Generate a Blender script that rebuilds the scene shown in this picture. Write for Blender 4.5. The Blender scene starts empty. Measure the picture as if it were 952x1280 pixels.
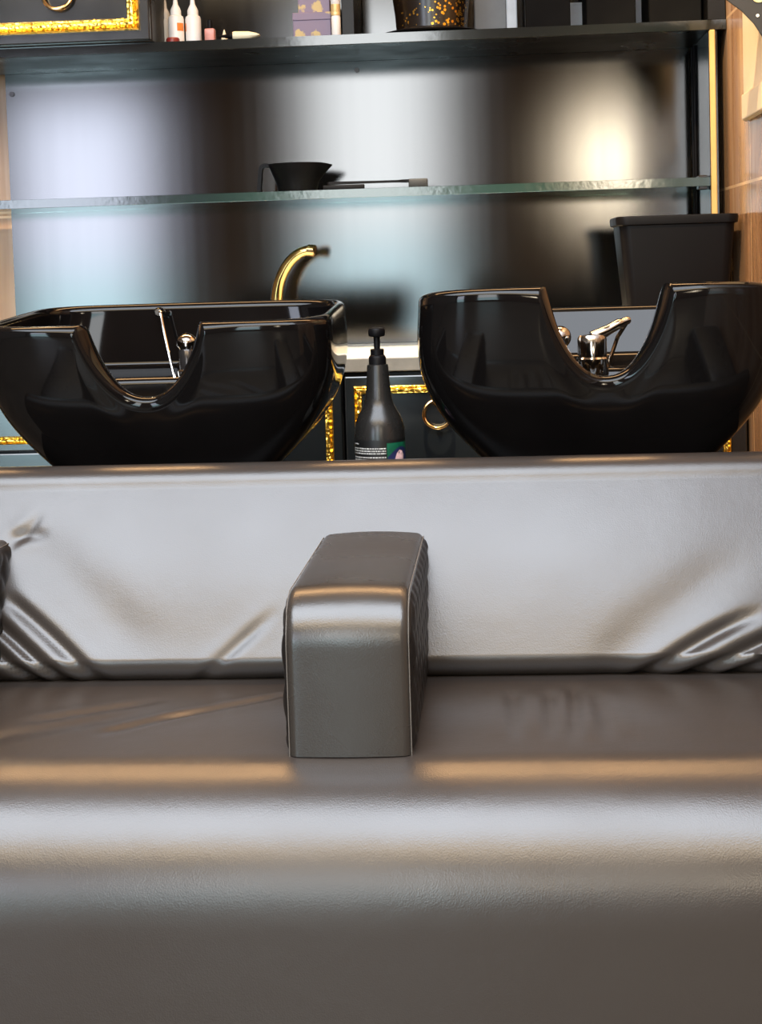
import bpy, bmesh, math, random
from mathutils import Vector, Matrix
random.seed(4)
PI = math.pi
SC = bpy.context.scene
COL = SC.collection

# ------------------------------------------------------------------ materials
def mat(name, color, rough=.5, metal=0., spec=.5, coat=0., bump=None, var=None, trans=0., ior=None, coat_rough=.03, rvar=None):
    """procedural principled material; bump=(scale,strength,detail); var=(scale,amount); rvar=(scale,lo,hi)"""
    m = bpy.data.materials.new(name); m.use_nodes = True
    nt = m.node_tree; b = nt.nodes['Principled BSDF']; L = nt.links
    b.inputs['Base Color'].default_value = (*color, 1); b.inputs['Roughness'].default_value = rough
    b.inputs['Metallic'].default_value = metal; b.inputs['Specular IOR Level'].default_value = spec
    b.inputs['Coat Weight'].default_value = coat; b.inputs['Coat Roughness'].default_value = coat_rough
    b.inputs['Transmission Weight'].default_value = trans
    if ior: b.inputs['IOR'].default_value = ior
    tc = nt.nodes.new('ShaderNodeTexCoord')
    def noise(scale, detail=3., vec=None):
        n = nt.nodes.new('ShaderNodeTexNoise'); n.inputs['Scale'].default_value = scale; n.inputs['Detail'].default_value = detail
        L.new(vec or tc.outputs['Object'], n.inputs['Vector']); return n
    if bump:
        n = noise(bump[0], bump[2] if len(bump) > 2 else 3)
        bp = nt.nodes.new('ShaderNodeBump'); bp.inputs['Strength'].default_value = bump[1]; bp.inputs['Distance'].default_value = .002
        L.new(n.outputs['Fac'], bp.inputs['Height']); L.new(bp.outputs['Normal'], b.inputs['Normal'])
    if var:
        n = noise(var[0], 4)
        r = nt.nodes.new('ShaderNodeValToRGB'); e = r.color_ramp.elements
        e[0].position = .3; e[1].position = .7
        e[0].color = (*[c*(1-var[1]) for c in color], 1); e[1].color = (*[min(1, c*(1+var[1])) for c in color], 1)
        L.new(n.outputs['Fac'], r.inputs['Fac']); L.new(r.outputs['Color'], b.inputs['Base Color'])
    if rvar:
        n = noise(rvar[0], 4)
        r = nt.nodes.new('ShaderNodeMapRange'); r.inputs['From Min'].default_value = .3; r.inputs['From Max'].default_value = .7
        r.inputs['To Min'].default_value = rvar[1]; r.inputs['To Max'].default_value = rvar[2]
        L.new(n.outputs['Fac'], r.inputs['Value']); L.new(r.outputs['Result'], b.inputs['Roughness'])
    return m

def leather(name, color, rough, spec):
    m = mat(name, color, rough, spec=spec, rvar=(5., rough-.035, rough+.035))
    nt = m.node_tree; L = nt.links; b = nt.nodes['Principled BSDF']; tc = nt.nodes['Texture Coordinate']
    n1 = nt.nodes.new('ShaderNodeTexNoise'); n1.inputs['Scale'].default_value = 14; n1.inputs['Detail'].default_value = 5
    n2 = nt.nodes.new('ShaderNodeTexVoronoi'); n2.inputs['Scale'].default_value = 520
    ma = nt.nodes.new('ShaderNodeMath'); ma.operation = 'MULTIPLY_ADD'; ma.inputs[1].default_value = .12
    L.new(tc.outputs['Object'], n1.inputs['Vector']); L.new(tc.outputs['Object'], n2.inputs['Vector'])
    L.new(n2.outputs['Distance'], ma.inputs[0]); L.new(n1.outputs['Fac'], ma.inputs[2])
    bp = nt.nodes.new('ShaderNodeBump'); bp.inputs['Strength'].default_value = .2; bp.inputs['Distance'].default_value = .004
    L.new(ma.outputs[0], bp.inputs['Height']); L.new(bp.outputs['Normal'], b.inputs['Normal'])
    return m

def panel_mat():
    """satin black laminate: dark diffuse under a short-tailed gloss with a faint upright grain"""
    m = bpy.data.materials.new('satin_black_laminate'); m.use_nodes = True
    nt = m.node_tree; L = nt.links; nt.nodes.remove(nt.nodes['Principled BSDF']); out = nt.nodes['Material Output']
    tc = nt.nodes.new('ShaderNodeTexCoord')
    mp = nt.nodes.new('ShaderNodeMapping'); mp.inputs['Scale'].default_value = (50, 1, .6)
    n = nt.nodes.new('ShaderNodeTexNoise'); n.inputs['Scale'].default_value = 1; n.inputs['Detail'].default_value = 3
    L.new(tc.outputs['Object'], mp.inputs['Vector']); L.new(mp.outputs['Vector'], n.inputs['Vector'])
    r = nt.nodes.new('ShaderNodeMapRange'); r.inputs['To Min'].default_value = .130; r.inputs['To Max'].default_value = .155
    L.new(n.outputs['Fac'], r.inputs['Value'])
    d = nt.nodes.new('ShaderNodeBsdfDiffuse'); d.inputs['Color'].default_value = (.006, .0055, .005, 1)
    g = nt.nodes.new('ShaderNodeBsdfGlossy'); g.distribution = 'BECKMANN'; g.inputs['Color'].default_value = (1, 1, 1, 1)
    L.new(r.outputs['Result'], g.inputs['Roughness'])
    fr = nt.nodes.new('ShaderNodeFresnel'); fr.inputs['IOR'].default_value = 1.85
    mx = nt.nodes.new('ShaderNodeMixShader'); L.new(fr.outputs[0], mx.inputs[0]); L.new(d.outputs[0], mx.inputs[1]); L.new(g.outputs[0], mx.inputs[2])
    L.new(mx.outputs[0], out.inputs['Surface'])
    return m

def tile_mat():
    """glossy brown veined wall tiles with pale grout, laid in world metres"""
    m = mat('brown_veined_tile', (.3, .17, .09), .16, spec=.5)
    nt = m.node_tree; L = nt.links; b = nt.nodes['Principled BSDF']
    g = nt.nodes.new('ShaderNodeNewGeometry'); sx = nt.nodes.new('ShaderNodeSeparateXYZ'); L.new(g.outputs['Position'], sx.inputs[0])
    def math_(op, a, bb):
        n = nt.nodes.new('ShaderNodeMath'); n.operation = op
        for i, v in enumerate((a, bb)):
            if isinstance(v, (int, float)): n.inputs[i].default_value = v
            elif v is not None: L.new(v, n.inputs[i])
        return n.outputs[0]
    along = math_('ADD', sx.outputs['Y'], sx.outputs['X'])
    fu = math_('FRACT', math_('DIVIDE', math_('SUBTRACT', along, 3.30+.525), .42), None)
    fv = math_('FRACT', math_('DIVIDE', math_('SUBTRACT', sx.outputs['Z'], 1.20), .37), None)
    gu = math_('LESS_THAN', fu, .014); gv = math_('LESS_THAN', fv, .016); gr = math_('MAXIMUM', gu, gv)
    mp = nt.nodes.new('ShaderNodeMapping'); mp.inputs['Scale'].default_value = (9, 9, .9)
    n = nt.nodes.new('ShaderNodeTexNoise'); n.inputs['Scale'].default_value = 1.4; n.inputs['Detail'].default_value = 5; n.inputs['Distortion'].default_value = .5
    L.new(g.outputs['Position'], mp.inputs['Vector']); L.new(mp.outputs['Vector'], n.inputs['Vector'])
    r = nt.nodes.new('ShaderNodeValToRGB'); e = r.color_ramp.elements
    e[0].position = .28; e[0].color = (.26, .13, .055, 1); e[1].position = .72; e[1].color = (.56, .40, .27, 1)
    k = r.color_ramp.elements.new(.5); k.color = (.42, .25, .14, 1)
    L.new(n.outputs['Fac'], r.inputs['Fac'])
    mx = nt.nodes.new('ShaderNodeMix'); mx.data_type = 'RGBA'; mx.inputs['B'].default_value = (.72, .5, .3, 1)
    L.new(gr, mx.inputs['Factor']); L.new(r.outputs['Color'], mx.inputs['A']); L.new(mx.outputs['Result'], b.inputs['Base Color'])
    return m

def gold_mat():
    m = mat('ornate_gilt_moulding', (1., .68, .14), .3, metal=1.)
    nt = m.node_tree; L = nt.links; b = nt.nodes['Principled BSDF']; tc = nt.nodes['Texture Coordinate']
    v = nt.nodes.new('ShaderNodeTexVoronoi'); v.inputs['Scale'].default_value = 130; v.feature = 'SMOOTH_F1'
    bp = nt.nodes.new('ShaderNodeBump'); bp.inputs['Strength'].default_value = .9; bp.inputs['Distance'].default_value = .004
    L.new(tc.outputs['Object'], v.inputs['Vector']); L.new(v.outputs['Distance'], bp.inputs['Height']); L.new(bp.outputs['Normal'], b.inputs['Normal'])
    return m

def box_pattern_mat():
    """mauve card printed with loose gold blossoms"""
    m = mat('mauve_printed_card', (.2, .16, .22), .5)
    nt = m.node_tree; L = nt.links; b = nt.nodes['Principled BSDF']; tc = nt.nodes['Texture Coordinate']
    v = nt.nodes.new('ShaderNodeTexVoronoi'); v.inputs['Scale'].default_value = 24; v.inputs['Randomness'].default_value = .75
    n = nt.nodes.new('ShaderNodeTexNoise'); n.inputs['Scale'].default_value = 90
    a = nt.nodes.new('ShaderNodeMath'); a.operation = 'MULTIPLY_ADD'; a.inputs[1].default_value = .5
    r = nt.nodes.new('ShaderNodeValToRGB'); e = r.color_ramp.elements
    e[0].position = .52; e[0].color = (.5, .38, .16, 1); e[1].position = .6; e[1].color = (.2, .155, .23, 1)
    L.new(tc.outputs['Object'], v.inputs['Vector']); L.new(tc.outputs['Object'], n.inputs['Vector'])
    L.new(n.outputs['Fac'], a.inputs[0]); L.new(v.outputs['Distance'], a.inputs[2]); L.new(a.outputs[0], r.inputs['Fac']); L.new(r.outputs['Color'], b.inputs['Base Color'])
    return m

M = dict(
    leather=leather('black_leatherette', (.036, .029, .025), .31, .75),
    armleather=leather('armrest_leatherette', (.032, .027, .023), .27, .75),
    quilt=leather('quilted_leatherette', (.012, .010, .009), .38, .35),
    thread=mat('pale_thread', (.13, .115, .10), .7, bump=(900, .3)),
    panel=panel_mat(), tile=tile_mat(), gold=gold_mat(), card=box_pattern_mat(),
    ceramic=mat('black_glazed_ceramic', (.004, .0035, .0035), .06, spec=.28, var=(6, .2)),
    chrome=mat('dark_chrome', (.55, .53, .5), .1, metal=1., rvar=(20, .06, .14)),
    blackchrome=mat('black_metal', (.05, .045, .045), .18, metal=.6, rvar=(20, .12, .22)),
    brass=mat('polished_brass', (.85, .56, .2), .14, metal=1., rvar=(30, .08, .2)),
    ring=mat('gilt_ring', (.9, .62, .28), .16, metal=1., rvar=(30, .1, .22)),
    black=mat('satin_black_board', (.005, .005, .0055), .3, spec=.22, rvar=(8, .25, .36)),
    teal=mat('satin_dark_board', (.008, .010, .012), .15, ior=1.8, rvar=(8, .14, .18)),
    plastic=mat('black_plastic', (.005, .0045, .005), .36, spec=.1, rvar=(12, .33, .40)),
    bottle=mat('dark_grey_bottle_plastic', (.016, .015, .014), .27, spec=.5, rvar=(25, .24, .30)),
    white=mat('white_plastic', (.8, .79, .76), .4, var=(20, .05)),
    greywhite=mat('dull_white_plastic', (.5, .48, .42), .45, var=(20, .06)),
    cream=mat('cream_plastic', (.83, .74, .52), .4, var=(25, .08)),
    quartz=mat('pale_stone_worktop', (.62, .58, .52), .25, var=(60, .06)),
    stone_edge=mat('grey_worktop_edge', (.16, .155, .145), .4, var=(60, .1)),
    orange=mat('orange_ink', (.75, .22, .03), .5, var=(40, .1)),
    red=mat('dark_red_plastic', (.2, .02, .015), .3, var=(40, .1)),
    pink=mat('pink_lacquer', (.62, .25, .2), .3, var=(60, .15)),
    glass=mat('green_tinted_glass', (.30, .50, .43), .02, trans=1., ior=1.5, rvar=(10, .0, .03)),
    glassedge=mat('dark_green_glass_edge', (.004, .02, .016), .12, ior=1.7, bump=(60, .08)),
    shelfedge=mat('glossy_shelf_edge', (.008, .011, .011), .09, ior=1.75, bump=(45, .035)),
    greyreflect=mat('grey_reflection', (.13, .14, .15), .5, var=(20, .1)), palereflect=mat('pale_reflection', (.55, .60, .66), .5, var=(20, .06)),  # tones of back-panel reflections put into plain colour
    matteblack=mat('matt_black_card', (.004, .004, .004), .65, spec=.06, var=(20, .2)),
    label=mat('black_label', (.008, .008, .008), .4, var=(30, .1)),
    ink=mat('pale_label_ink', (.45, .45, .43), .5, var=(300, .5)),
    labelgreen=mat('green_label_ink', (.005, .1, .05), .4, var=(50, .3)),
    labelnavy=mat('navy_label_ink', (.02, .025, .09), .4, var=(50, .3)),
    labelpink=mat('pink_label_ink', (.75, .5, .5), .5, var=(140, .3)),
    trim=mat('tan_trim', (.55, .36, .13), .35, var=(12, .12)),
    creampanel=mat('cream_enamel', (.75, .62, .42), .35, var=(6, .06)),
    floor=mat('dark_floor_tile', (.12, .105, .09), .3, var=(3, .25)),
    ceiling=mat('warm_plaster', (.5, .4, .29), .8, var=(4, .06)),
    wall=mat('dark_plaster', (.1, .085, .075), .8, var=(4, .1)),
    darkwall=mat('taupe_plaster', (.12, .072, .042), .8, var=(3, .15)),
    cloth=mat('black_card', (.008, .008, .01), .6, var=(30, .2)),
    golddot=mat('gold_dot', (.75, .55, .25), .4, metal=.4, var=(60, .1)),
    whitedot=mat('white_dot', (.8, .8, .78), .5, var=(60, .05)),
)
def glitter():
    m = mat('black_with_gold_glitter', (.008, .006, .005), .25, spec=.6)
    nt = m.node_tree; L = nt.links; b = nt.nodes['Principled BSDF']; tc = nt.nodes['Texture Coordinate']
    v = nt.nodes.new('ShaderNodeTexVoronoi'); v.inputs['Scale'].default_value = 110
    n = nt.nodes.new('ShaderNodeTexNoise'); n.inputs['Scale'].default_value = 9
    a = nt.nodes.new('ShaderNodeMath'); a.operation = 'MULTIPLY_ADD'; a.inputs[1].default_value = -1.0
    r = nt.nodes.new('ShaderNodeValToRGB'); e = r.color_ramp.elements
    e[0].position = .24; e[0].color = (0, 0, 0, 1); e[1].position = .33; e[1].color = (1, 1, 1, 1)
    L.new(tc.outputs['Object'], v.inputs['Vector']); L.new(tc.outputs['Object'], n.inputs['Vector'])
    L.new(v.outputs['Distance'], a.inputs[0]); L.new(n.outputs['Fac'], a.inputs[2]); L.new(a.outputs[0], r.inputs['Fac'])
    mx = nt.nodes.new('ShaderNodeMix'); mx.data_type = 'RGBA'; mx.inputs['A'].default_value = (.012, .007, .004, 1); mx.inputs['B'].default_value = (.9, .5, .06, 1)
    L.new(r.outputs['Color'], mx.inputs['Factor']); L.new(mx.outputs['Result'], b.inputs['Base Color']); L.new(r.outputs['Color'], b.inputs['Metallic'])
    return m
M['glitter'] = glitter()

# ------------------------------------------------------------------ helpers
def tag(o, label=None, cat=None, group=None, kind=None):
    if label: o['label'] = label
    if cat: o['category'] = cat
    if group: o['group'] = group
    if kind: o['kind'] = kind
    return o
def thing(name, label, cat, loc=(0, 0, 0), rz=0., group=None):
    o = bpy.data.objects.new(name, None); COL.objects.link(o); o.location = loc; o.rotation_euler = (0, 0, rz)
    o.empty_display_size = .05
    return tag(o, label, cat, group)
def link(name, bm, m, parent=None, smooth=True, angle=35):
    me = bpy.data.meshes.new(name); bmesh.ops.recalc_face_normals(bm, faces=bm.faces[:]); bm.to_mesh(me); bm.free()
    for k in (m if isinstance(m, (list, tuple)) else [m]): me.materials.append(M[k])
    if smooth:
        for p in me.polygons: p.use_smooth = True
        me.set_sharp_from_angle(angle=math.radians(angle))
    o = bpy.data.objects.new(name, me); COL.objects.link(o)
    if parent: o.parent = parent
    return o
def B(): return bmesh.new()
def box(bm, x0, x1, y0, y1, z0, z1, bev=0., seg=2, mi=0):
    vs = [bm.verts.new((x, y, z)) for x in (x0, x1) for y in (y0, y1) for z in (z0, z1)]
    fs = [bm.faces.new([vs[i] for i in f]) for f in ((0, 1, 3, 2), (4, 6, 7, 5), (0, 4, 5, 1), (2, 3, 7, 6), (0, 2, 6, 4), (1, 5, 7, 3))]
    for f_ in fs: f_.material_index = mi
    if bev:
        es = list({e for f_ in fs for e in f_.edges})
        bmesh.ops.bevel(bm, geom=es, offset=bev, segments=seg, profile=.5, affect='EDGES')
    return bm
def lathe(bm, prof, c=(0, 0, 0), n=40, axis='z', mi=0):
    rings = []
    for r, h in prof:
        ring = []
        for i in range(n):
            a = 2*PI*i/n; p = (r*math.cos(a), r*math.sin(a), h)
            if axis == 'y': p = (p[0], p[2], p[1])
            if axis == 'x': p = (p[2], p[0], p[1])
            ring.append(bm.verts.new((p[0]+c[0], p[1]+c[1], p[2]+c[2])))
        rings.append(ring)
    for a, b in zip(rings, rings[1:]):
        for i in range(n):
            f_ = bm.faces.new((a[i], a[(i+1) % n], b[(i+1) % n], b[i])); f_.material_index = mi
    for ring in (rings[0], rings[-1]):
        f_ = bm.faces.new(ring); f_.material_index = mi
    return bm
def tube(bm, pts, r, n=12, closed=False, cap=True):
    pts = [Vector(p) for p in pts]; N = len(pts); rr = r if isinstance(r, (list, tuple)) else [r]*N
    rings = []; up = None
    for i, p in enumerate(pts):
        if closed: t = pts[(i+1) % N]-pts[i-1]
        else: t = pts[min(i+1, N-1)]-pts[max(i-1, 0)]
        t.normalize()
        if up is None: up = t.orthogonal().normalized()
        else:
            up = up-t*up.dot(t); up = up.normalized() if up.length > 1e-6 else t.orthogonal().normalized()
        s = t.cross(up)
        rings.append([bm.verts.new(p+(up*math.cos(2*PI*k/n)+s*math.sin(2*PI*k/n))*rr[i]) for k in range(n)])
    for i in range(N if closed else N-1):
        a, b = rings[i], rings[(i+1) % N]
        for k in range(n): bm.faces.new((a[k], a[(k+1) % n], b[(k+1) % n], b[k]))
    if cap and not closed: bm.faces.new(rings[0]); bm.faces.new(rings[-1])
    return bm
def catmull(P, n=8):
    P = [Vector(p) for p in P]; out = []
    Q = [2*P[0]-P[1]]+P+[2*P[-1]-P[-2]]
    for i in range(1, len(Q)-2):
        for k in range(n):
            t = k/n; a, b, c, d = Q[i-1:i+3]
            out.append(.5*((2*b)+(c-a)*t+(2*a-5*b+4*c-d)*t*t+(3*b-a-3*c+d)*t**3))
    out.append(P[-1]); return out
def grid(bm, rows, close_u=False):
    V = [[bm.verts.new(p) for p in r] for r in rows]
    for a, b in zip(V, V[1:]):
        n = len(a)
        for i in range(n if close_u else n-1): bm.faces.new((a[i], a[(i+1) % n], b[(i+1) % n], b[i]))
    return V
def lerp_tab(tab, t):
    if t <= tab[0][0]: return tab[0][1]
    for (a, u), (b, v) in zip(tab, tab[1:]):
        if t <= b:
            k = (t-a)/(b-a); return u+(v-u)*k
    return tab[-1][1]
def smooth_tab(tab, t):     # piecewise smooth (catmull) lookup
    n = len(tab)
    for i in range(n-1):
        if t <= tab[i+1][0] or i == n-2:
            x0, y0 = tab[i]; x1, y1 = tab[i+1]; h = x1-x0; k = max(0., min(1., (t-x0)/h))
            def sl(j):
                if j == 0: return (tab[1][1]-tab[0][1])/(tab[1][0]-tab[0][0])
                if j == n-1: return (tab[-1][1]-tab[-2][1])/(tab[-1][0]-tab[-2][0])
                return (tab[j+1][1]-tab[j-1][1])/(tab[j+1][0]-tab[j-1][0])
            m0, m1 = sl(i)*h, sl(i+1)*h
            return (2*k**3-3*k*k+1)*y0+(k**3-2*k*k+k)*m0+(-2*k**3+3*k*k)*y1+(k**3-k*k)*m1
def ss(a, b, x):
    t = max(0., min(1., (x-a)/(b-a))); return t*t*(3-2*t)

# ------------------------------------------------------------------ camera
FPX = 2000.; HC = 1.06; YAW = math.atan(.0715); PIT = math.radians(4); ROLL = .030
cam = bpy.data.cameras.new('camera'); co = bpy.data.objects.new('camera', cam); COL.objects.link(co); SC.camera = co
cyw, syw, cp, sp = math.cos(YAW), math.sin(YAW), math.cos(PIT), math.sin(PIT)
fw = Vector((-syw*cp, cyw*cp, -sp)); r0 = Vector((cyw, syw, 0)); u0 = Vector((-syw*sp, cyw*sp, cp))
rt = r0*math.cos(ROLL)-u0*math.sin(ROLL); up = r0*math.sin(ROLL)+u0*math.cos(ROLL)
co.matrix_world = Matrix(((rt.x, up.x, -fw.x, 0), (rt.y, up.y, -fw.y, 0), (rt.z, up.z, -fw.z, HC), (0, 0, 0, 1)))
cam.sensor_fit = 'AUTO'; cam.sensor_width = 36.; cam.lens = FPX*36./1280.; cam.shift_y = (468.9-640)/1280.
cam.clip_start = .05; cam.clip_end = 60

# ------------------------------------------------------------------ the room
def struct(name, bm, m): return tag(link(name, bm, m, smooth=False), kind='structure')
bm = B(); box(bm, -3.4, 2.4, -2.7, 4.1, -.06, 0.); struct('floor', bm, 'floor')
bm = B(); box(bm, -3.4, 2.4, -2.7, 4.1, 2.85, 2.9); struct('ceiling', bm, 'ceiling')
bm = B(); box(bm, -3.4, .525, 3.95, 4.05, 0, 2.85); struct('wall_back', bm, 'tile')
bm = B(); box(bm, .525, .60, 1.5, 4.05, 0, 2.85); struct('wall_right', bm, 'tile')
bm = B(); box(bm, -3.5, -3.4, -2.7, 4.1, 0, 2.85); struct('wall_left', bm, 'wall')
bm = B(); box(bm, 2.4, 2.5, -2.7, 4.1, 0, 2.85); struct('wall_far_right', bm, 'darkwall')
WIN = [(-3.15, -2.2, .03, 2.25), (-1.2, -.28, .35, 2.79)]
bm = B()     # shop front with two tall openings
xs = [-3.4, WIN[0][0], WIN[0][1], WIN[1][0], WIN[1][1], 2.4]
for i in range(0, 5, 2): box(bm, xs[i], xs[i+1], -2.7, -2.6, 0, 2.85)
for a, b, c, d in WIN:
    box(bm, a, b, -2.7, -2.6, 0, c); box(bm, a, b, -2.7, -2.6, d, 2.85)
struct('wall_front', bm, 'darkwall')
for i, (a, b, c, d) in enumerate(WIN):
    bm = B()
    for q in ((a, a+.04, c, d), (b-.04, b, c, d), (a+.04, b-.04, c, c+.04), (a+.04, b-.04, d-.04, d)): box(bm, q[0], q[1], -2.66, -2.60, q[2], q[3], .004, 1)
    struct('window_%d' % (i+1), bm, 'black')

# ------------------------------------------------------------------ lights
def area(name, loc, rot, sx, sy, rad, color, shape='RECTANGLE', spread=PI):
    l = bpy.data.lights.new(name, 'AREA'); l.shape = shape; l.size = sx
    if shape in ('RECTANGLE', 'ELLIPSE'): l.size_y = sy
    A = sx*sy if shape == 'RECTANGLE' else PI*sx*sy/4
    l.energy = rad*PI*A; l.color = color; l.spread = spread
    o = bpy.data.objects.new(name, l); COL.objects.link(o); o.location = loc; o.rotation_euler = rot; return o
for (a, b, c, d), rad, hi_, lo_, zm in ((WIN[0], 11.5, (.78, .83, 1.), (.60, .88, .96), 1.05), (WIN[1], 10., (.94, .97, .98), (.68, .93, 1.), 1.25)):
    area('window_daylight', ((a+b)/2, -2.72, (zm+d)/2), (PI/2, 0, 0), b-a, d-zm, rad, hi_)
    area('window_daylight', ((a+b)/2, -2.72, (c+zm)/2), (PI/2, 0, 0), b-a, zm-c, rad*.8, lo_)
area('wall_lamp', (.76, -2.5, 1.66), (PI/2, 0, 0), .56, .95, 9., (1., .82, .58), 'ELLIPSE')
area('wall_lamp_core', (.78, -2.45, 1.66), (PI/2, 0, 0), .18, .46, 42., (1., .88, .68), 'ELLIPSE')
area('ceiling_panel', (-.4, .74, 2.83), (0, 0, 0), 3.6, 1.8, 10.8, (.83, .90, 1.))
area('ceiling_warm_panel', (-.4, -.80, 2.83), (0, 0, 0), 3.6, 1.1, 7.8, (1., .76, .46))
area('ceiling_cove', (-.3, 3.48, 2.80), (0, 0, 0), 2.8, .40, 18., (1., .58, .26))
def spot(name, loc, tgt, w, color, ang, blend=.5, r=.03):
    l = bpy.data.lights.new(name, 'SPOT'); l.energy = w; l.color = color; l.spot_size = math.radians(ang); l.spot_blend = blend; l.shadow_soft_size = r
    o = bpy.data.objects.new(name, l); COL.objects.link(o); o.location = loc
    o.rotation_euler = (Vector(tgt)-Vector(loc)).to_track_quat('-Z', 'Y').to_euler(); return o
spot('ceiling_spot', (-.2, 2.9, 2.75), (-.22, 3.4, .86), 620, (1., .84, .58), 36)
spot('ceiling_spot', (.05, 2.2, 2.75), (.525, 3.1, 1.35), 330, (1., .74, .42), 46)
spot('ceiling_spot', (-1.5, 2.4, 2.75), (-1.45, 3.95, 1.2), 300, (1., .78, .5), 40)
w = bpy.data.worlds.new('world'); SC.world = w; w.use_nodes = True
w.node_tree.nodes['Background'].inputs[0].default_value = (.6, .7, .9, 1); w.node_tree.nodes['Background'].inputs[1].default_value = .25
SC.view_settings.view_transform = 'Standard'; SC.view_settings.look = 'None'; SC.view_settings.exposure = 0; SC.view_settings.gamma = 1

# ------------------------------------------------------------------ the wash bench
bench = thing('wash_bench', 'black leatherette two-seat hair-wash bench with low backrest in front of the basins', 'bench', (-.164, 1.72, 0))
def bl(name, bm, m, parent=None, **k):      # world-built part under the bench root
    o = link(name, bm, m, parent or bench, **k); 
    if parent is None: o.location = -bench.location
    return o
BX0, BX1 = -.84, .512
def ridge(x, s, a, b, width, amp, bend=0.):
    """signed groove along a->b with soft ends, beside a low swelling"""
    dx, ds = b[0]-a[0], b[1]-a[1]; L = math.hypot(dx, ds); t = ((x-a[0])*dx+(s-a[1])*ds)/(L*L)
    if t < -.35 or t > 1.35: return 0.
    n = ((x-a[0])*-ds+(s-a[1])*dx)/L - bend*L*t*(1-t)
    e = ss(-.3, .1, t)*(1-ss(.75, 1.3, t))
    return amp*e*(math.exp(-(n/width)**2)-.25*math.exp(-((n-1.7*width)/(1.4*width))**2)-.2*math.exp(-((n+1.6*width)/(1.3*width))**2))
BW = [((-.80, .605), (-.615, .468), .0075, -.007, .06), ((-.80, .57), (-.655, .466), .0075, -.008, .06), ((-.70, .578), (-.572, .476), .009, -.005, .06),
      ((-.43, .478), (-.34, .553), .008, -.0028, .0), ((-.70, .66), (-.52, .53), .035, -.003, .1),
      ((.192, .474), (.335, .548), .009, -.006, .10), ((.255, .470), (.42, .54), .0085, -.008, .10), ((.312, .470), (.44, .52), .008, -.006, .1),
      ((.15, .50), (.33, .62), .03, -.003, .1), ((-.72, .66), (-.685, .695), .008, -.0025, 0), ((-.72, .672), (-.675, .674), .008, -.0025, 0),
      ((-.62, .50), (-.3, .50), .03, .002, -.15)]
SW = [((-.493, 1.967), (-.414, 2.047), .010, -.0035, 0), ((-.42, 2.033), (-.306, 2.132), .010, -.004, 0), ((-.60, 2.02), (-.485, 2.1), .014, -.004, 0), ((-.66, 1.93), (-.5, 2.03), .02, -.003, 0),
      ((.012, 2.12), (.014, 1.95), .011, -.004, 0), ((.063, 2.118), (.06, 1.95), .011, -.005, 0), ((.096, 2.136), (.086, 1.94), .012, -.006, 0), ((.122, 2.12), (.126, 1.95), .013, -.004, 0)]
def sweep_profile(prof, x0, x1, nx, waves, mode, endr=.012):
    """extrude a (y,z) profile along x, closed ends, with creases pushed along the profile normal"""
    bm = B(); rows = []
    N = len(prof); nor = []
    for i in range(N):
        a, b = prof[max(i-1, 0)], prof[min(i+1, N-1)]
        t = Vector((b[0]-a[0], b[1]-a[1])); t.normalize(); nor.append(Vector((-t.y, t.x)))
    xs = [x0+(x1-x0)*i/nx for i in range(nx+1)]
    for x in xs:
        e = min(x-x0, x1-x); sh = endr*(1-math.sqrt(max(0, 1-(1-min(e, endr)/endr)**2)))
        row = []
        for (y, z), n in zip(prof, nor):
            s = z if mode == 'z' else y
            d = sum(ridge(x, s, *w_) for w_ in waves) if (mode == 'z' and y < 2.40) or (mode == 'y' and z > .42) else 0
            row.append((x, y+n.x*(d-sh), z+n.y*(d-sh)))
        rows.append(row)
    V = grid(bm, rows, close_u=True)
    bm.faces.new(V[0]); bm.faces.new(V[-1])
    return bm
def arc(cy, cz, r, a0, a1, n): return [(cy+r*math.cos(math.radians(a0+(a1-a0)*i/n)), cz+r*math.sin(math.radians(a0+(a1-a0)*i/n))) for i in range(n+1)]
def seg(p, q, n): return [(p[0]+(q[0]-p[0])*i/n, p[1]+(q[1]-p[1])*i/n) for i in range(1, n)]
# seat: back -> top -> rounded front -> down to the plinth (profile normal points outwards)
top = arc(1.872, .323, .152, 90, 180, 30)
prof = [(2.26, .10), (2.26, .46), (2.25, .474)] + seg((2.25, .474), (1.872, .475), 60) + top + seg((1.72, .323), (1.724, .10), 18) + [(1.724, .10)]
prof = [(y, z+ (.004*math.exp(-((y-2.0)/.12)**2) if z > .47 else 0)) for y, z in prof][::-1]
bl('seat', sweep_profile(prof, BX0, BX1, 240, SW, 'y'), 'leather', angle=60)
# backrest
p0, p1 = (2.213, .512), (2.358, .742)
low = arc(2.247, .505, .034, 270, 180, 8)
hi = arc(2.391, .727, .038, 168, 10, 16)
prof = [(2.43, .40), (2.30, .40), (2.262, .44)] + low + seg(low[-1], hi[0], 60) + hi + [(2.43, .70), (2.43, .60)]
prof = prof[::-1]
prof = [(y-(.006*math.sin(PI*min(1, max(0, (z-.5)/.24))) if y < 2.37 and z > .5 else 0), z) for y, z in prof]
bl('backrest', sweep_profile([(y, z) for y, z in prof][::-1], BX0, BX1, 260, BW, 'z'), 'leather', angle=60)
bm = B(); box(bm, BX0+.03, BX1-.03, 1.77, 2.25, .0, .10, .006); bl('plinth', bm, 'black')
bm = B(); box(bm, BX0+.02, BX1-.02, 2.445, 2.90, .0, .68, .006)
tag(link('basin_cabinet', bm, 'black'), 'low black cabinet behind the bench that carries both wash basins', 'cabinet')

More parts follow.
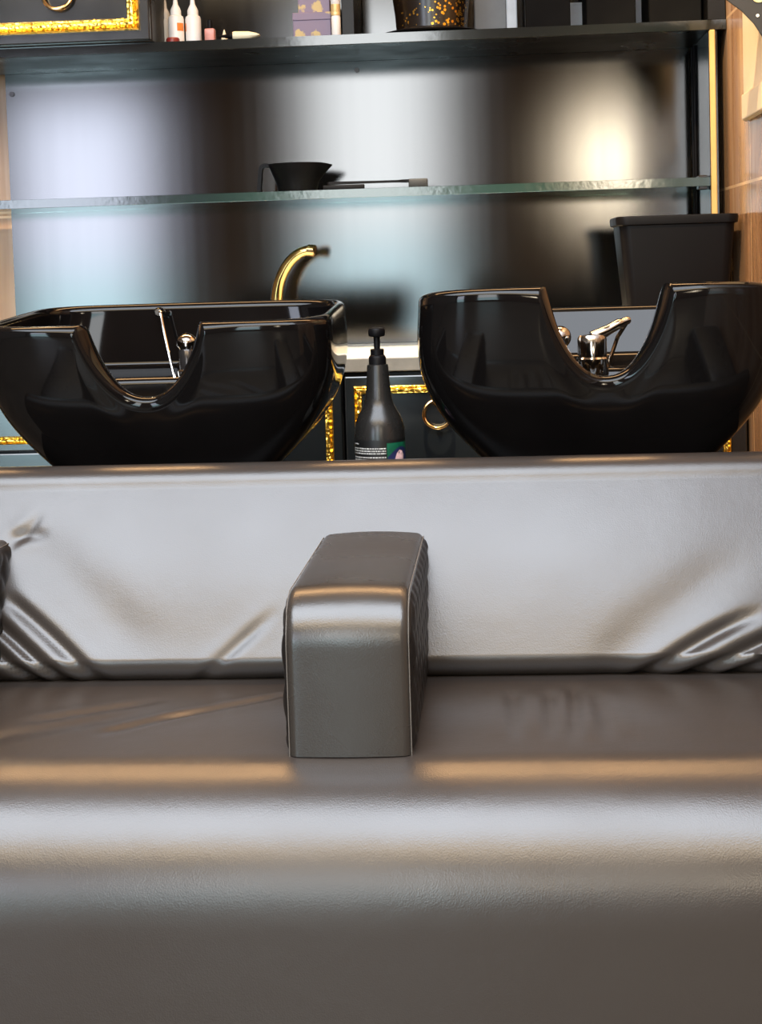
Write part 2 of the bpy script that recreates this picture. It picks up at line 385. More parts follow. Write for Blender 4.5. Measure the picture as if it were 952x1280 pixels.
# armrests: padded strip over front and top, quilted sides, stitched seams
def arm_outline(z0, z1, y0, y1, r, n=14):
    """side outline from front foot up, over the nose and back along the top"""
    pts = [(y0, z0)]+seg((y0, z0), (y0, z1-r), 14)+arc(y0+r, z1-r, r, 180, 90, n)+seg((y0+r, z1), (y1, z1-.004), 24)+[(y1, z1-.004)]
    return pts
def armrest(xc, w_, y0=1.858, y1=2.375, z0=.4765, z1=.669):
    r = .062; out = arm_outline(z0, z1, y0, y1, r); hw = w_/2; e = .011
    arm = None
    bm = B(); rows = []
    xs_ = [-hw]+[-hw+e*(1-math.cos(PI/2*k/6)) for k in range(1, 7)]+[-hw+e+(w_-2*e)*k/12 for k in range(1, 12)]+[hw-e*(1-math.cos(PI/2*k/6)) for k in range(6, 0, -1)]+[hw]
    N = len(out)
    for x in xs_:
        q = max(0., (abs(x)-(hw-e))/e); inset = e*(1-math.sqrt(max(0., 1-q*q)))
        crown = .004*(1-(x/hw)**2)
        row = []
        for i, (y, z) in enumerate(out):
            a, b = out[max(i-1, 0)], out[min(i+1, N-1)]; t = Vector((b[0]-a[0], b[1]-a[1])); t.normalize(); nn = Vector((-t.y, t.x))
            row.append((xc+x, y+nn.x*(crown-inset), z+nn.y*(crown-inset)))
        row += [(xc+x, y1, .56), (xc+x, 2.30, z0), (xc+x, y0+inset+.02, z0)]
        rows.append(row)
    V = grid(bm, rows, close_u=True); bm.faces.new(V[0]); bm.faces.new(V[-1])
    arm = bl('armrest', bm, 'armleather', angle=50)
    for s in (-1, 1):
        bm = B(); NY, NZ = 110, 60; G = []
        for j in range(NY+1):
            y = y0+.006+(y1-y0-.006)*j/NY; row = []
            zt = z1-.009 if y > y0+r else z1-r+math.sqrt(max(0, (r-.004)**2-(y0+r-y)**2))-.006
            for k in range(NZ+1):
                z = z0+.004+(zt-z0-.004)*k/NZ
                ed = min(y-y0-.006, zt-z, z-z0-.004)
                a1 = ((y-y0)+(z-z0)*.75)/.046; a2 = ((y-y0)-(z-z0)*.75)/.046
                puff = (abs(math.sin(PI*a1))*abs(math.sin(PI*a2)))**.5
                d = (.004+.005*puff)*min(1, ed/.012)**.5 if ed > 0 else 0
                row.append((xc+s*(hw-.002+d), y, z))
            G.append(row)
        grid(bm, G)
        sd = bl('side_panel', bm, 'quilt', parent=arm, angle=60)
        sd['label'] = 'diamond-quilted side panel'
        bm = B(); o2 = [(xc+s*(hw-.001), y+(.004 if z < z1-.02 else .0), z-.0035) for y, z in out]
        tube(bm, o2, .0007, 6); bl('seam_stitching', bm, 'thread', parent=arm)
    return arm
armrest(-.1830, .148)
armrest(-.789, .128); armrest(.455, .118)

# ------------------------------------------------------------------ wash basins
PA = [(0, .128), (.03, .160), (.07, .200), (.11, .236), (.15, .263), (.19, .279), (.22, .285), (.26, .286), (.30, .283), (.36, .280)]
PB = [(0, .11), (.03, .126), (.07, .146), (.11, .164), (.15, .180), (.19, .194), (.22, .203), (.26, .213), (.30, .221), (.36, .229)]
def basin(name, label, loc, rims, nx0, depth, tap, lean=.0):
    root = thing(name, label, 'basin', loc, 0)
    bm = B(); n = 6.; U = []
    # even arc-length samples round the superellipse, denser along the front
    K = 6000; ang = [2*PI*i/K for i in range(K)]
    P = [(math.copysign(abs(math.cos(a))**(2/n), math.cos(a)), math.copysign(abs(math.sin(a))**(2/n), math.sin(a))) for a in ang]
    acc = [0.]
    for i in range(1, K+1):
        p, q = P[i % K], P[i-1]; d = math.hypot((p[0]-q[0])*.26, (p[1]-q[1])*.22)
        acc.append(acc[-1]+d*(2.2 if p[1] < -.9 else 1.))
    NU = 420; j = 0
    for i in range(NU):
        s = acc[-1]*i/NU
        while acc[j+1] < s: j += 1
        k = (s-acc[j])/max(1e-9, acc[j+1]-acc[j]); p, q = P[j], P[(j+1) % K]
        U.append((p[0]+(q[0]-p[0])*k, p[1]+(q[1]-p[1])*k))
    cols = []
    for ux, uy in U:
        base = (rims[0]+rims[1])/2+(rims[1]-rims[0])/2*uy
        front = ss(-.55, -.85, uy) if uy < 0 else 0.
        dxn = abs(ux*.283-nx0); N = max(0., 1-(dxn/.104)**2.3); N = N**1.0
        N = N - .09*math.exp(-((dxn-.104)/.012)**2)*.5
        nt_ = front*max(0., N)*depth
        near = front*math.exp(-(max(0., dxn-.075)/.055)**2)
        zr = base-nt_
        w_ = .020+.012*front+.014*near; rl = .010+.010*near
        col = []
        NV = 26
        def pt(z, ins, dent=0.):
            a, b = smooth_tab(PA, z)-ins, smooth_tab(PB, z)-ins
            return (a*ux, b*uy+dent, z)
        ztop = zr-rl
        for k in range(NV):
            z = ztop*(k/(NV-1))**.9
            # the front dips softly inwards below the neck rest
            g = front*math.exp(-(max(0., dxn-.03)/.07)**2)*math.exp(-((ztop-z)/.04)**2)
            col.append(pt(z, 0., .004*g))
        d_end = .004*front*math.exp(-(max(0., dxn-.03)/.07)**2)
        for k in range(1, 13):
            s = k/13.; h = math.sqrt(max(0., 1-(2*s-1)**2))
            col.append(pt(zr-rl+rl*h, w_*s, d_end*(1-s)))
        NI = 44; bk = ss(.25, .7, uy)
        for k in range(NI+1):
            t = k/NI; z = ztop+(.105-ztop)*t
            ins = w_+.012*t+lean*bk*max(0., ztop-z)
            if t > .75: ins += .05*ss(.75, 1.0, t)**2
            ins += .085*bk*ss(.208, .186, z)
            col.append(pt(z, ins))
        for q in (.75, .5, .28, .14):
            qi = w_+.062+bk*(.085+lean*(ztop-.105)); a, b = smooth_tab(PA, .105)-qi, smooth_tab(PB, .105)-qi
            col.append((a*ux*q*(1 if q > .5 else .9), b*uy*q, .105-.018*(1-q)))
        cols.append(col)
    M_ = len(cols[0]); rows = [[cols[u][v] for u in range(NU)] for v in range(M_)]
    V = grid(bm, rows, close_u=True); bm.faces.new(V[0]); bm.faces.new(V[-1])
    link('bowl', bm, 'ceramic', root, angle=70)
    bm = B(); box(bm, -.08, .08, -.06, .06, .0, .012, .004); mnt = link('mount', bm, 'black', root)
    bm = B(); lathe(bm, [(.0, .086), (.028, .086), (.03, .089), (.026, .092), (.02, .091), (0., .0905)][1:], n=28); link('drain', bm, 'chrome', root)
    tap(root); return root
def knob(root, x, y, z, r=.017):
    bm = B(); lathe(bm, [(.001, -r*1.1)]+[(r*math.sin(a)*1.0, -r*math.cos(a)) for a in [PI*k/14 for k in range(1, 14)]]+[(.001, r)], (x, y, z), 28, 'y'); o = link('tap_knob', bm, 'chrome', root)
    bm = B(); lathe(bm, [(r*.55, 0), (r*.55, .05)], (x, y+r*.6, z), 20, 'y'); link('knob_stem', bm, 'blackchrome', o)
def tap_left(root):
    TY = .118
    bm = B(); lathe(bm, [(.016, .184), (.019, .188), (.019, .200), (.0165, .203)], (.0, TY, 0), 30); link('tap_base', bm, 'chrome', root)
    bm = B(); lathe(bm, [(.0150, .200), (.0150, .236), (.013, .239)], (.0, TY, 0), 30); link('tap_body', bm, 'blackchrome', root)
    bm = B(); r = .018; lathe(bm, [(.013, .237), (r, .244)]+[(r*math.cos(a), .250+r*math.sin(a)*.9) for a in [PI/2*k/8 for k in range(0, 8)]]+[(.001, .267)], (.0, TY, 0), 30); link('tap_dome', bm, 'chrome', root)
    bm = B(); tube(bm, catmull([(-.056, .165, .306), (-.053, .158, .300), (-.046, .147, .27), (-.032, .125, .22), (-.022, .108, .188)], 8), .0026, 8); link('spray_hose', bm, 'chrome', root)
    bm = B(); lathe(bm, [(.006, -.01), (.009, -.004), (.009, .012), (.006, .016)], (-.058, .172, .303), 20, 'y'); link('hose_grommet', bm, 'chrome', root)
def tap_right(root):
    TY = .072
    bm = B(); lathe(bm, [(.025, .176), (.0275, .180), (.0275, .206), (.025, .209), (.025, .240), (.022, .246), (.001, .249)], (.004, TY, 0), 36); link('tap_body', bm, 'chrome', root)
    bm = B(); tube(bm, catmull([(.004, TY, .243), (.028, TY+.006, .252), (.052, TY+.014, .264), (.070, TY+.022, .270)], 6), [.010]*7+[.009]*6+[.007]*5+[.005], 12); link('tap_lever', bm, 'chrome', root)
    bm = B(); tube(bm, [(.068, TY+.03, .268), (.05, TY+.034, .24), (.028, TY+.03, .18)], .0035, 8); link('spray_hose', bm, 'chrome', root)
    knob(root, -.05, .09, .243, .020)
basin('wash_basin', 'black glazed hair-wash basin on the left with a brass spout showing behind its rim', (-.541, 2.672, .681), (.296, .318), -.012, .118, tap_left, -.17)
basin('wash_basin', 'black glazed hair-wash basin on the right, tilted back below the waste bin', (.162, 2.672, .681), (.336, .290), .010, .142, tap_right, .09)

# ------------------------------------------------------------------ pump bottle on the bench's rear cabinet
pb = thing('pump_bottle', 'dark grey pump bottle with black pump standing between the two basins', 'bottle', (-.191, 2.60, .681))
bm = B(); prof = [(.036, 0), (.040, .003), (.0415, .02), (.0415, .09), (.0408, .108), (.0385, .121), (.0345, .131), (.0285, .141), (.0245, .149), (.0218, .160), (.0196, .180), (.0182, .198), (.0175, .210), (.0168, .214), (.010, .216)]
lathe(bm, prof, n=48); link('bottle_body', bm, 'bottle', pb, angle=50)
bm = B(); lathe(bm, [(.0142, .213), (.0142, .226), (.0125, .229), (.0112, .230), (.0112, .2385), (.0095, .240)], n=36); pump = link('pump_collar', bm, 'plastic', pb)
bm = B(); lathe(bm, [(.0052, .238), (.0052, .262)], n=20); link('pump_stem', bm, 'plastic', pb)
bm = B(); lathe(bm, [(.0055, .259), (.0125, .2605), (.0138, .263), (.0138, .2705), (.012, .2735), (.005, .275)], n=36); tube(bm, [(0, 0, .267), (0, .02, .267), (0, .034, .262)], [.006, .005, .004], 12); link('pump_head', bm, 'plastic', pb)
def on_cyl(bm, pts, R, faces_fan=True):
    vs = [bm.verts.new((R*math.sin(a), -R*math.cos(a), z)) for a, z in pts]; return bm.faces.new(vs)
def wrap(bm, a0, a1, z0, z1, R, n=12):
    rows = [[(R*math.sin(a0+(a1-a0)*i/n), -R*math.cos(a0+(a1-a0)*i/n), z) for i in range(n+1)] for z in (z0, z1)]; grid(bm, rows)
bm = B(); wrap(bm, -1.5, 1.5, .012, .094, .0418, 40); lab = link('label', bm, 'label', pb)
bm = B()
for row, z in enumerate((.0865, .0795, .0755, .0715, .065, .061, .057, .050, .046, .042, .036, .030)):
    a = -1.25; end = -.85 if row == 0 else .30
    while a < end-.02:
        L_ = random.uniform(.05, .16); wrap(bm, a, min(end, a+L_), z, z+.0021, .04195, 4); a += L_+.022
ln = link('label_lines', bm, 'ink', lab, smooth=False)
bm = B(); wrap(bm, .34, 1.45, .060, .089, .0420, 14); link('label_green_band', bm, 'labelgreen', lab)
bm = B(); rows = [[(.0422*math.sin(a), -.0422*math.cos(a), z) for a in [.36+1.05*i/14 for i in range(15)]] for z in (.03, .05)]
rows.append([(.0422*math.sin(a), -.0422*math.cos(a), .066+.016*math.sin(PI*(a-.36)/1.3)) for a in [.36+1.05*i/14 for i in range(15)]]); grid(bm, rows); link('label_navy_band', bm, 'labelnavy', lab)
bm = B(); pts = [(.52, .03), (.56, .045), (.66, .062), (.76, .072), (.90, .077), (1.05, .075), (1.15, .068), (1.12, .058), (1.0, .05), (.92, .03)]
on_cyl(bm, pts, .0426); link('label_pink_shape', bm, 'labelpink', lab, smooth=False)

# ------------------------------------------------------------------ shelving niche
bm = B(); box(bm, -1.182, .479, 3.90, 3.948, .8655, 2.3); pn = tag(link('back_panel', bm, 'panel', smooth=False), 'large satin black back panel behind the glass shelf', 'panel')
for x, z in ((-.315, 1.527), (-1.1665, 1.501)): link('screw', lathe(B(), [(.006, -.0035), (.0055, -.001), (.0055, .002)], (x, 3.899, z), 16, 'y'), 'blackchrome', pn)
sd = tag(link('side_panel', box(B(), .485, .5045, 3.602, 3.948, .8655, 1.5485, .001, 1), 'teal', smooth=False), 'dark glossy side panel with tan edge trim at the right of the niche', 'panel')
link('edge_trim', box(B(), .486, .4985, 3.590, 3.603, .8655, 1.5485, .002, 1), 'trim', sd, smooth=False)
for y in (3.862, 3.82): link('cable', tube(B(), [(.4815, y, .88), (.482, y, 1.2), (.4815, y, 1.545)], .0033, 8), 'plastic', sd)
ts = tag(link('top_shelf', box(B(), -1.35, .523, 3.60, 3.898, 1.549, 1.571, .001, 1), 'black', smooth=False), 'long dark top shelf carrying bottles, mauve boxes and the black hat', 'shelf')
link('shelf_edge', box(B(), -1.35, .523, 3.596, 3.6005, 1.5495, 1.5705), 'shelfedge', ts, smooth=False)
link('divider', box(B(), -.3265, -.2985, 3.66, 3.88, 1.571, 2.2, .001, 1), 'black', ts, smooth=False)
link('end_post', box(B(), .484, .523, 3.60, 3.898, 1.571, 2.2, .001, 1), 'black', ts, smooth=False)
link('upper_board', box(B(), -1.35, .523, 3.60, 3.898, 2.2, 2.3, .002, 1), 'black', ts, smooth=False)
gs = tag(link('glass_shelf', box(B(), -1.42, .4845, 3.601, 3.897, 1.2085, 1.2285, .0006, 1), 'glass', smooth=False), 'long clear glass shelf with a dark green edge, holding the tint bowl', 'shelf')
link('polished_edge', box(B(), -1.42, .4845, 3.598, 3.6008, 1.209, 1.228), 'glassedge', gs, smooth=False)
for x in (.472,):
    link('shelf_clip', box(B(), x-.010, x+.010, 3.62, 3.66, 1.202, 1.234, .002, 1), 'blackchrome', gs, smooth=False)

# upper wall cabinet with gilt frame and ring pull
def frame(bm, x0, x1, y, z0, z1, w_=.028, d=.016):
    """mitred moulding standing off the plane y towards the viewer"""
    P = [(0, 0), (.0, .55), (.12, .8), (.25, .55), (.42, 1.), (.62, 1.), (.78, .6), (.9, .65), (1., .3), (1., 0)]
    rows = []
    for cx, cz, ax, az in ((x0, z0, 1, 1), (x1, z0, -1, 1), (x1, z1, -1, -1), (x0, z1, 1, -1)):
        rows.append([(cx+ax*u*w_, y-v*d, cz+az*u*w_) for u, v in P])
    rows.append(rows[0])
    V = [[bm.verts.new(p) for p in r] for r in rows[:-1]]; V.append(V[0])
    for a, b in zip(V, V[1:]):
        for i in range(len(a)-1): bm.faces.new((a[i], a[i+1], b[i+1], b[i]))
    return bm
def ring_pull(x, y, z, parent, R=.033, r=.0042):
    bm = B(); tube(bm, [(x+R*math.sin(2*PI*k/40), y-.012-.004*math.cos(2*PI*k/40)*-1, z+R*math.cos(2*PI*k/40)) for k in range(40)], r, 10, closed=True); o = link('ring_pull', bm, 'ring', parent)
    bm = B(); lathe(bm, [(.014, .0), (.014, -.003), (.008, -.006), (.006, -.016), (.003, -.018)], (x, y, z+R), 24, 'y'); link('ring_boss', bm, 'ring', o)
    return o
wc = thing('wall_cabinet', 'dark wall cabinet with ornate gilt frame and brass ring on the top shelf', 'cabinet', (-1.2, 3.7, 1.5715))
def wl(name, bm, m, parent=None, **k):
    o = link(name, bm, m, parent or wc, **k)
    if parent is None: o.location = -wc.location
    return o
bm = B(); box(bm, -1.62, -.7465, 3.585, 3.89, 1.5715, 2.19, .002, 1); wl('carcass', bm, 'black', smooth=False)
bm = B(); box(bm, -1.62, -.748, 3.565, 3.584, 1.5725, 2.188, .003, 2); dr = wl('door', bm, 'teal', smooth=False)
wl('gilt_frame', frame(B(), -1.56, -.770, 3.565, 1.594, 2.14, .027, .016), 'gold', dr, angle=25)
ring_pull(-.950, 3.565, 1.678, dr, .033)

# worktop and base cabinets
wt = thing('worktop', 'pale stone worktop running below the black niche panel', 'worktop', (-.45, 3.6, .83))
o = link('slab', box(B(), -1.7, .520, 3.352, 3.945, .832, .8645, .003, 2), 'quartz', wt, smooth=False); o.location = -wt.location
o = link('front_edge', box(B(), -1.7, .520, 3.345, 3.3525, .833, .862, .002, 2), 'stone_edge', wt, smooth=False); o.location = -wt.location
def cabinet(name, label, x0, x1, fronts):
    c = thing(name, label, 'cabinet', ((x0+x1)/2, 3.65, 0))
    def cl(nm, bm, m, parent=None, **k):
        q = link(nm, bm, m, parent or c, **k)
        if parent is None: q.location = -c.location
        return q
    cl('carcass', box(B(), x0, x1, 3.366, 3.94, .0, .831, .002, 1), 'black', smooth=False)
    for nm, a, b, z0, z1, fx0, fx1, fz0, fz1, ring in fronts:
        d = cl(nm, box(B(), a, b, 3.344, 3.365, z0, z1, .003, 2), 'teal', smooth=False)
        cl('gilt_frame', frame(B(), fx0, fx1, 3.344, fz0, fz1, .017, .012), 'gold', d, angle=25)
        if ring: ring_pull(ring[0], 3.344, ring[1], d, .029, .0036)
cabinet('drawer_cabinet', 'base cabinet of shallow gilt-framed drawers below the left basin', -1.70, -.735,
        [('drawer', -1.698, -.738, .681, .818, -1.66, -.775, .697, .806, (-1.22, .765)), ('drawer', -1.698, -.738, .36, .677, -1.66, -.775, .39, .648, (-1.22, .54)), ('drawer', -1.698, -.738, .06, .356, -1.66, -.775, .09, .325, (-1.22, .22))])
cabinet('base_cabinet', 'narrow base cabinet, its gilt-framed door edge showing right of the left basin', -.733, -.322, [('door', -.730, -.325, .06, .824, -.71, -.343, .09, .803, (-.53, .70))])
cabinet('base_cabinet', 'wide base cabinet with gilt frame and brass ring behind the pump bottle', -.320, .520, [('door', -.317, .517, .06, .824, -.297, .484, .09, .803, (-.122, .742))])

# ------------------------------------------------------------------ brass spout, bin
fa = thing('swan_neck_tap', 'curved brass tap rising from the worktop behind the left basin', 'tap', (-.512, 3.75, .8645))
pth = catmull([(0, 0, .0), (.0, 0, .06), (.003, 0, .115), (.012, -.003, .160), (.034, -.008, .200), (.062, -.014, .224), (.088, -.018, .231)], 7)
bm = B(); tube(bm, pth, [.0155-.0035*i/(len(pth)-1) for i in range(len(pth))], 20); link('spout', bm, 'brass', fa, angle=60)
bm = B(); lathe(bm, [(.024, 0), (.026, .004), (.024, .012), (.018, .018)], n=32); link('base_ring', bm, 'brass', fa)
bm = B(); lathe(bm, [(.0115, 0), (.0145, .002), (.0145, .018), (.0115, .020)], n=28, axis='x'); q = link('aerator', bm, 'ring', fa); q.location = (.082, -.017, .2305); q.rotation_euler = (0, .12, -.25)

bn = thing('waste_bin', 'tall black plastic bin with lipped rim standing on the worktop by the tiled wall', 'bin', (.388, 3.49, .8645))
def rrect(hx, hy, r, n=8):
    out = []
    for cx, cy, a0 in ((hx-r, hy-r, 0), (-hx+r, hy-r, 90), (-hx+r, -hy+r, 180), (hx-r, -hy+r, 270)):
        out += [(cx+r*math.cos(math.radians(a0+90*k/n)), cy+r*math.sin(math.radians(a0+90*k/n))) for k in range(n+1)]
    return out
def shell(prof):        # list of (hx,hy,r,z)
    return [[(x, y, z) for x, y in rrect(hx, hy, r)] for hx, hy, r, z in prof]
bm = B(); V = grid(bm, shell([(.094, .072, .018, 0), (.098, .076, .02, .004), (.121, .098, .024, .262), (.121, .098, .024, .272), (.117, .094, .022, .272), (.094, .073, .02, .01)]), close_u=True)
bm.faces.new(V[0]); bm.faces.new(V[-1]); link('bin_body', bm, 'plastic', bn, angle=40)
bm = B(); V = grid(bm, shell([(.1215, .0985, .024, .258), (.127, .103, .026, .260), (.1285, .104, .026, .272), (.127, .103, .026, .277), (.121, .097, .024, .278), (.1175, .0945, .022, .274)]), close_u=True); link('bin_rim', bm, 'plastic', bn, angle=50)

# ------------------------------------------------------------------ on the glass shelf
tb = thing('tint_bowl', 'black plastic hair-tint bowl with handle and pouring lip on the glass shelf', 'bowl', (-.447, 3.72, 1.2288))
bm = B(); n = 56; rows = []
for r, z in [(.040, 0), (.044, .001), (.0465, .010), (.050, .024), (.059, .046), (.066, .064), (.0665, .067), (.0645, .067), (.058, .048), (.048, .024), (.043, .006)]:
    row = []
    for i in range(n):
        a = 2*PI*i/n; lipk = math.exp(-(((a+PI) % (2*PI)-PI)/.22)**2)*ss(.03, .066, z); row.append(((r+.016*lipk)*math.cos(a), (r+.0*lipk)*math.sin(a), z-.004*lipk))
    rows.append(row)
V = grid(bm, rows, close_u=True); bm.faces.new(V[0]); bm.faces.new(V[-1]); link('bowl', bm, 'plastic', tb, angle=50)
bm = B(); hp = catmull([(-.060, 0, .064), (-.076, 0, .065), (-.084, 0, .058), (-.087, 0, .035), (-.090, 0, .004)], 6)
rows = []
for i, p in enumerate(hp):
    t = (hp[min(i+1, len(hp)-1)]-hp[max(0, i-1)]).normalized(); nn = Vector((t.z, 0, -t.x)); rows.append([p+nn*a*.0045+Vector((0, b*.011, 0)) for a, b in ((1, -1), (1, 1), (-1, 1), (-1, -1))])
V = grid(bm, rows, close_u=True); bm.faces.new(V[0]); bm.faces.new(V[-1]); link('handle', bm, 'plastic', tb)
br = thing('tint_brush', 'dark tint brush lying across a comb on the glass shelf right of the bowl', 'brush', (-.26, 3.665, 1.2288), .04)
bm = B(); rows = []
for x, hy, hz in ((-.112, .004, .002), (-.108, .008, .0030), (-.09, .0085, .0032), (.0, .006, .0026), (.05, .007, .0026), (.06, .013, .003), (.076, .016, .0032)):
    rows.append([(x, sy*hy, .0165+sz*hz) for sy, sz in ((-1, -1), (1, -1), (1, 1), (-1, 1))])
V = grid(bm, rows, close_u=True); bm.faces.new(V[0]); bm.faces.new(V[-1]); link('handle', bm, 'plastic', br)
bm = B(); box(bm, .074, .118, -.017, .017, .0005, .0205, .003); link('bristles', bm, 'cloth', br)
cm = thing('tail_comb', 'thin dark comb lying on the glass shelf under the tint brush', 'comb', (-.335, 3.645, 1.2288), -.03)
bm = B(); box(bm, -.045, .05, -.004, .004, .0, .0115, .002); link('spine', bm, 'plastic', cm)
bm = B()
for k in range(24): box(bm, -.043+k*.0038, -.0415+k*.0038, .003, .022, .004, .0095)
link('teeth', bm, 'plastic', cm, smooth=False)

# ------------------------------------------------------------------ on the top shelf
ZS = 1.5713
def dropper(x, y, label, m, with_mark):
    t = thing('applicator_bottle', label, 'bottle', (x, y, ZS), 0, 'nozzle bottles on the top shelf')
    bm = B(); lathe(bm, [(.0165, 0), (.018, .002), (.018, .062), (.0165, .068), (.012, .071)], n=32); link('bottle_body', bm, m, t)
    bm = B(); lathe(bm, [(.0125, .069), (.0125, .082), (.010, .088), (.006, .096), (.0035, .118), (.002, .119)], n=28); link('nozzle', bm, m, t)
    if with_mark:
        bm = B(); R = .0183; rows = [[(R*math.sin(a), -R*math.cos(a), z) for a in [with_mark[0]+(with_mark[1]-with_mark[0])*i/6 for i in range(7)]] for z in (.034, .052)]; grid(bm, rows); link('orange_label', bm, 'orange', t)
dropper(-.7475, 3.74, 'dull white nozzle bottle half hidden behind the wall cabinet edge', 'greywhite', None)
dropper(-.712, 3.69, 'white nozzle bottle with orange patch, middle of the three beside the cabinet', 'white', (.3, 1.3))
dropper(-.674, 3.70, 'white nozzle bottle farthest right of the three on the top shelf', 'white', (-1.35, -.9))
bm = B(); lathe(bm, [(.014, 0), (.0155, .002), (.0155, .011), (.013, .014), (.003, .0145)], (0, 0, 0), 30); o = tag(link('bottle_cap', bm, 'red'), 'dark red cap lying in front of the white nozzle bottles', 'cap'); o.location = (-.712, 3.645, ZS)
nv = thing('nail_polish_bottle', 'small pink lacquer bottle with black cap on the top shelf', 'bottle', (-.632, 3.68, ZS))
bm = B(); box(bm, -.0115, .0115, -.0115, .0115, 0, .036, .003); link('bottle_body', bm, 'pink', nv)
bm = B(); lathe(bm, [(.007, .035), (.0065, .055), (.005, .0565)], n=24); link('cap', bm, 'plastic', nv)
tu = thing('squeeze_tube', 'small cream tube lying on the top shelf edge with pointed tip', 'tube', (-.548, 3.632, ZS), .05)
bm = B(); rows = []
for x, ry, rz in ((-.024, .009, .0095), (-.02, .0105, .0105), (.012, .0105, .0095), (.03, .012, .005), (.037, .013, .0012)):
    rows.append([(x, ry*math.cos(2*PI*k/20), .0107+rz*math.sin(2*PI*k/20)) for k in range(20)])
V = grid(bm, rows, close_u=True); bm.faces.new(V[0]); bm.faces.new(V[-1]); link('tube_body', bm, 'cream', tu)
bm = B(); lathe(bm, [(.008, -.024), (.008, -.030), (.0055, -.034), (.0015, -.055)], (0, 0, .0107), 20, 'x'); link('tip', bm, 'plastic', tu)
cn = thing('paper_cone', 'tiny cream paper cone standing on the shelf left of the tube', 'cone', (-.596, 3.66, ZS))
bm = B(); lathe(bm, [(.010, 0), (.0095, .002), (.001, .03)], n=20); link('cone_body', bm, 'cream', cn)
def gift_box(name, label, x0, x1, z0, z1, y0=3.66, y1=3.76):
    t = thing(name, label, 'box', ((x0+x1)/2, (y0+y1)/2, z0), 0, 'mauve boxes on the top shelf')
    link('carton', box(B(), -(x1-x0)/2, (x1-x0)/2, -(y1-y0)/2, (y1-y0)/2, 0, (z1-z0)*.72, .001, 1), 'card', t, smooth=False)
    link('lid', box(B(), -(x1-x0)/2-.001, (x1-x0)/2+.001, -(y1-y0)/2-.001, (y1-y0)/2+.001, (z1-z0)*.72, (z1-z0), .001, 1), 'card', t, smooth=False)
gift_box('patterned_box', 'mauve box with gold blossoms, lower of the pair on the top shelf', -.438, -.352, ZS, ZS+.061)
gift_box('patterned_box', 'mauve box with gold blossoms stacked on top of another like it', -.426, -.354, ZS+.0615, ZS+.125, 3.668, 3.752)
wb = thing('slim_bottle', 'slim white bottle with dull gold band beside the mauve boxes', 'bottle', (-.339, 3.65, ZS))
bm = B(); lathe(bm, [(.0095, 0), (.0105, .002), (.0105, .046), (.0095, .049)], n=28); link('bottle_body', bm, 'white', wb)
bm = B(); lathe(bm, [(.0100, .049), (.0108, .05), (.0108, .0565), (.0104, .0575), (.0108, .059), (.0108, .074), (.0102, .0745)], n=28); link('gold_band', bm, 'golddot', wb)
bm = B(); lathe(bm, [(.0100, .0745), (.0108, .076), (.0108, .115), (.009, .118)], n=28); link('cap', bm, 'white', wb)
ht = thing('top_hat', 'black flared top hat with gold glitter crown on the top shelf', 'hat', (-.125, 3.71, ZS))
bm = B(); lathe(bm, [(.074, .002), (.080, .006), (.081, .02), (.083, .05), (.088, .09), (.094, .14), (.095, .143), (.08, .145)], n=56); crown = link('crown', bm, 'glitter', ht)
bm = B(); lathe(bm, [(.081, .0), (.105, .0), (.118, .004), (.120, .007), (.112, .009), (.090, .010), (.082, .016)], n=56); link('brim', bm, 'plastic', ht)
def store_box(label, x0, x1, h):
    t = thing('storage_box', label, 'box', ((x0+x1)/2, 3.74, ZS), 0, 'black boxes on the top shelf')
    link('carton', box(B(), -(x1-x0)/2, (x1-x0)/2, -.09, .09, 0, h-.05, .002, 1), 'matteblack', t, smooth=False)
    link('lid', box(B(), -(x1-x0)/2-.002, (x1-x0)/2+.002, -.092, .092, h-.05, h, .002, 1), 'matteblack', t, smooth=False)
store_box('black storage box right of the black hat on the top shelf', .088, .188, .20)
store_box('black storage box in the middle of three on the top shelf', .224, .333, .20)
store_box('black storage box at the right end of the top shelf', .362, .478, .20)

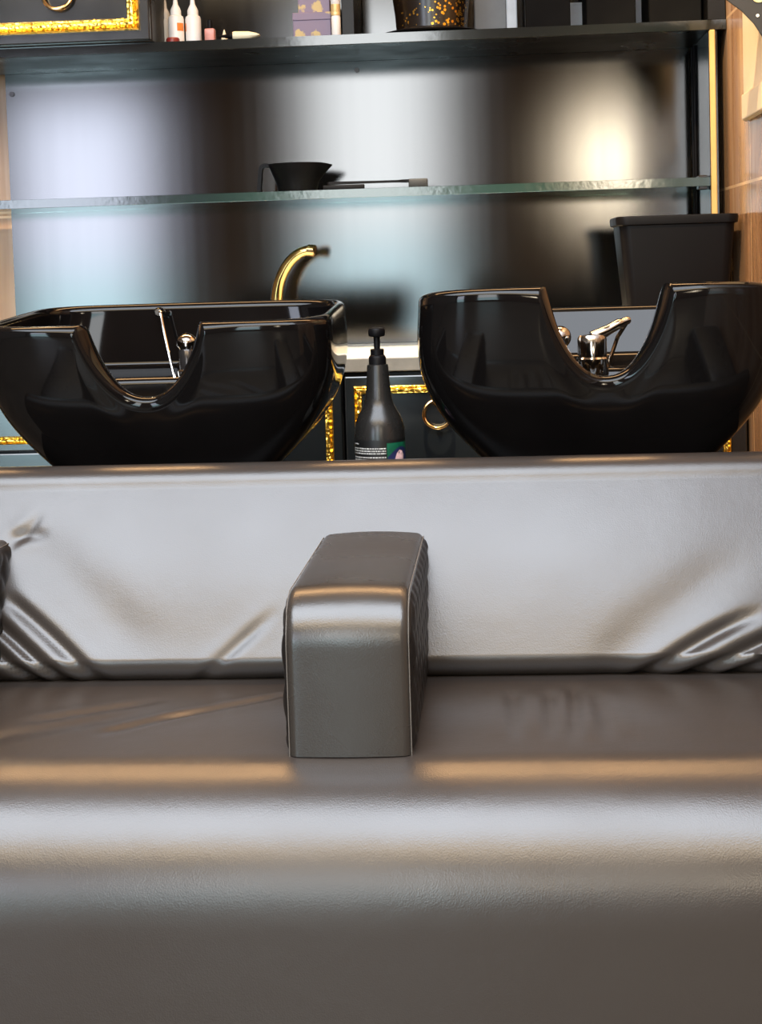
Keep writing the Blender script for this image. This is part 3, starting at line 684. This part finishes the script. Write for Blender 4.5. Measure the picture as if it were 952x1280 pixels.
gb = thing('grey_reflection_block', 'grey block with pale edge standing in for a panel reflection between the black hat and the black boxes', 'box', (.017, 3.845, ZS))  # added block, its grey face and bright strip imitate a back-panel reflection
link('carton', box(B(), -.045, .030, -.045, .045, 0, .20, .002, 1), 'greyreflect', gb, smooth=False)
link('spine', box(B(), .0302, .055, -.045, .045, 0, .20, .002, 1), 'palereflect', gb, smooth=False)
def pale(label, x, h):  # added blocks coloured like light reflected in the panel behind the boxes
    t = thing('pale_reflection_block', label, 'box', (x, 3.868, ZS), 0, 'pale reflection blocks behind the black boxes')
    link('carton', box(B(), -.021, .021, -.02, .02, 0, h*.93, .001, 1), 'palereflect', t, smooth=False)
    link('reflection_top', box(B(), -.021, .021, -.02, .02, h*.931, h, .001, 1), 'palereflect', t, smooth=False)
pale('pale block standing in for a panel reflection in the gap left of the middle black storage box', .215, .088)
pale('pale block standing in for a panel reflection in the gap right of the middle black storage box', .366, .098)

# ------------------------------------------------------------------ on the right wall
cp_ = thing('wall_panel', 'cream enamel panel with ledge at its foot on the brown tiled wall', 'panel', (.5245, 3.0, 1.325))
link('panel_face', box(B(), -.008, .0, -.42, .325, .0, .42, .002, 1), 'creampanel', cp_, smooth=False)
link('ledge', box(B(), -.016, -.008, -.42, .30, .0, .052, .003, 2), 'creampanel', cp_, smooth=False)
hd = thing('dotted_drape', 'black hanging swag with gold and white dots at the top of the tiled wall', 'decoration', (.5235, 3.0, 1.45))
edge = [(-.16, .20), (-.118, .115), (-.086, .071), (-.059, .050), (-.037, .026), (-.022, .002), (-.012, -.03), (-.006, -.07), (0, -.075), (0, .20)]
bm = B(); a = [bm.verts.new((x, -.003, z)) for x, z in edge]; b = [bm.verts.new((x, .003, z)) for x, z in edge]
bm.faces.new(a); bm.faces.new(b[::-1])
for i in range(len(a)): bm.faces.new((a[i], a[(i+1) % len(a)], b[(i+1) % len(a)], b[i]))
link('swag', bm, 'cloth', hd, smooth=False)
for nm, m, x, z, r in (('gold_dot', 'golddot', -.028, .076, .013), ('gold_dot', 'golddot', -.056, .074, .0035), ('white_dot', 'whitedot', -.0305, .0395, .0028), ('white_dot', 'whitedot', -.07, .105, .004), ('gold_dot', 'golddot', -.05, .13, .010)):
    bm = B(); lathe(bm, [(r, -.0045), (r, -.0028)], (x, 0, z), 24, 'y'); link(nm, bm, m, hd)
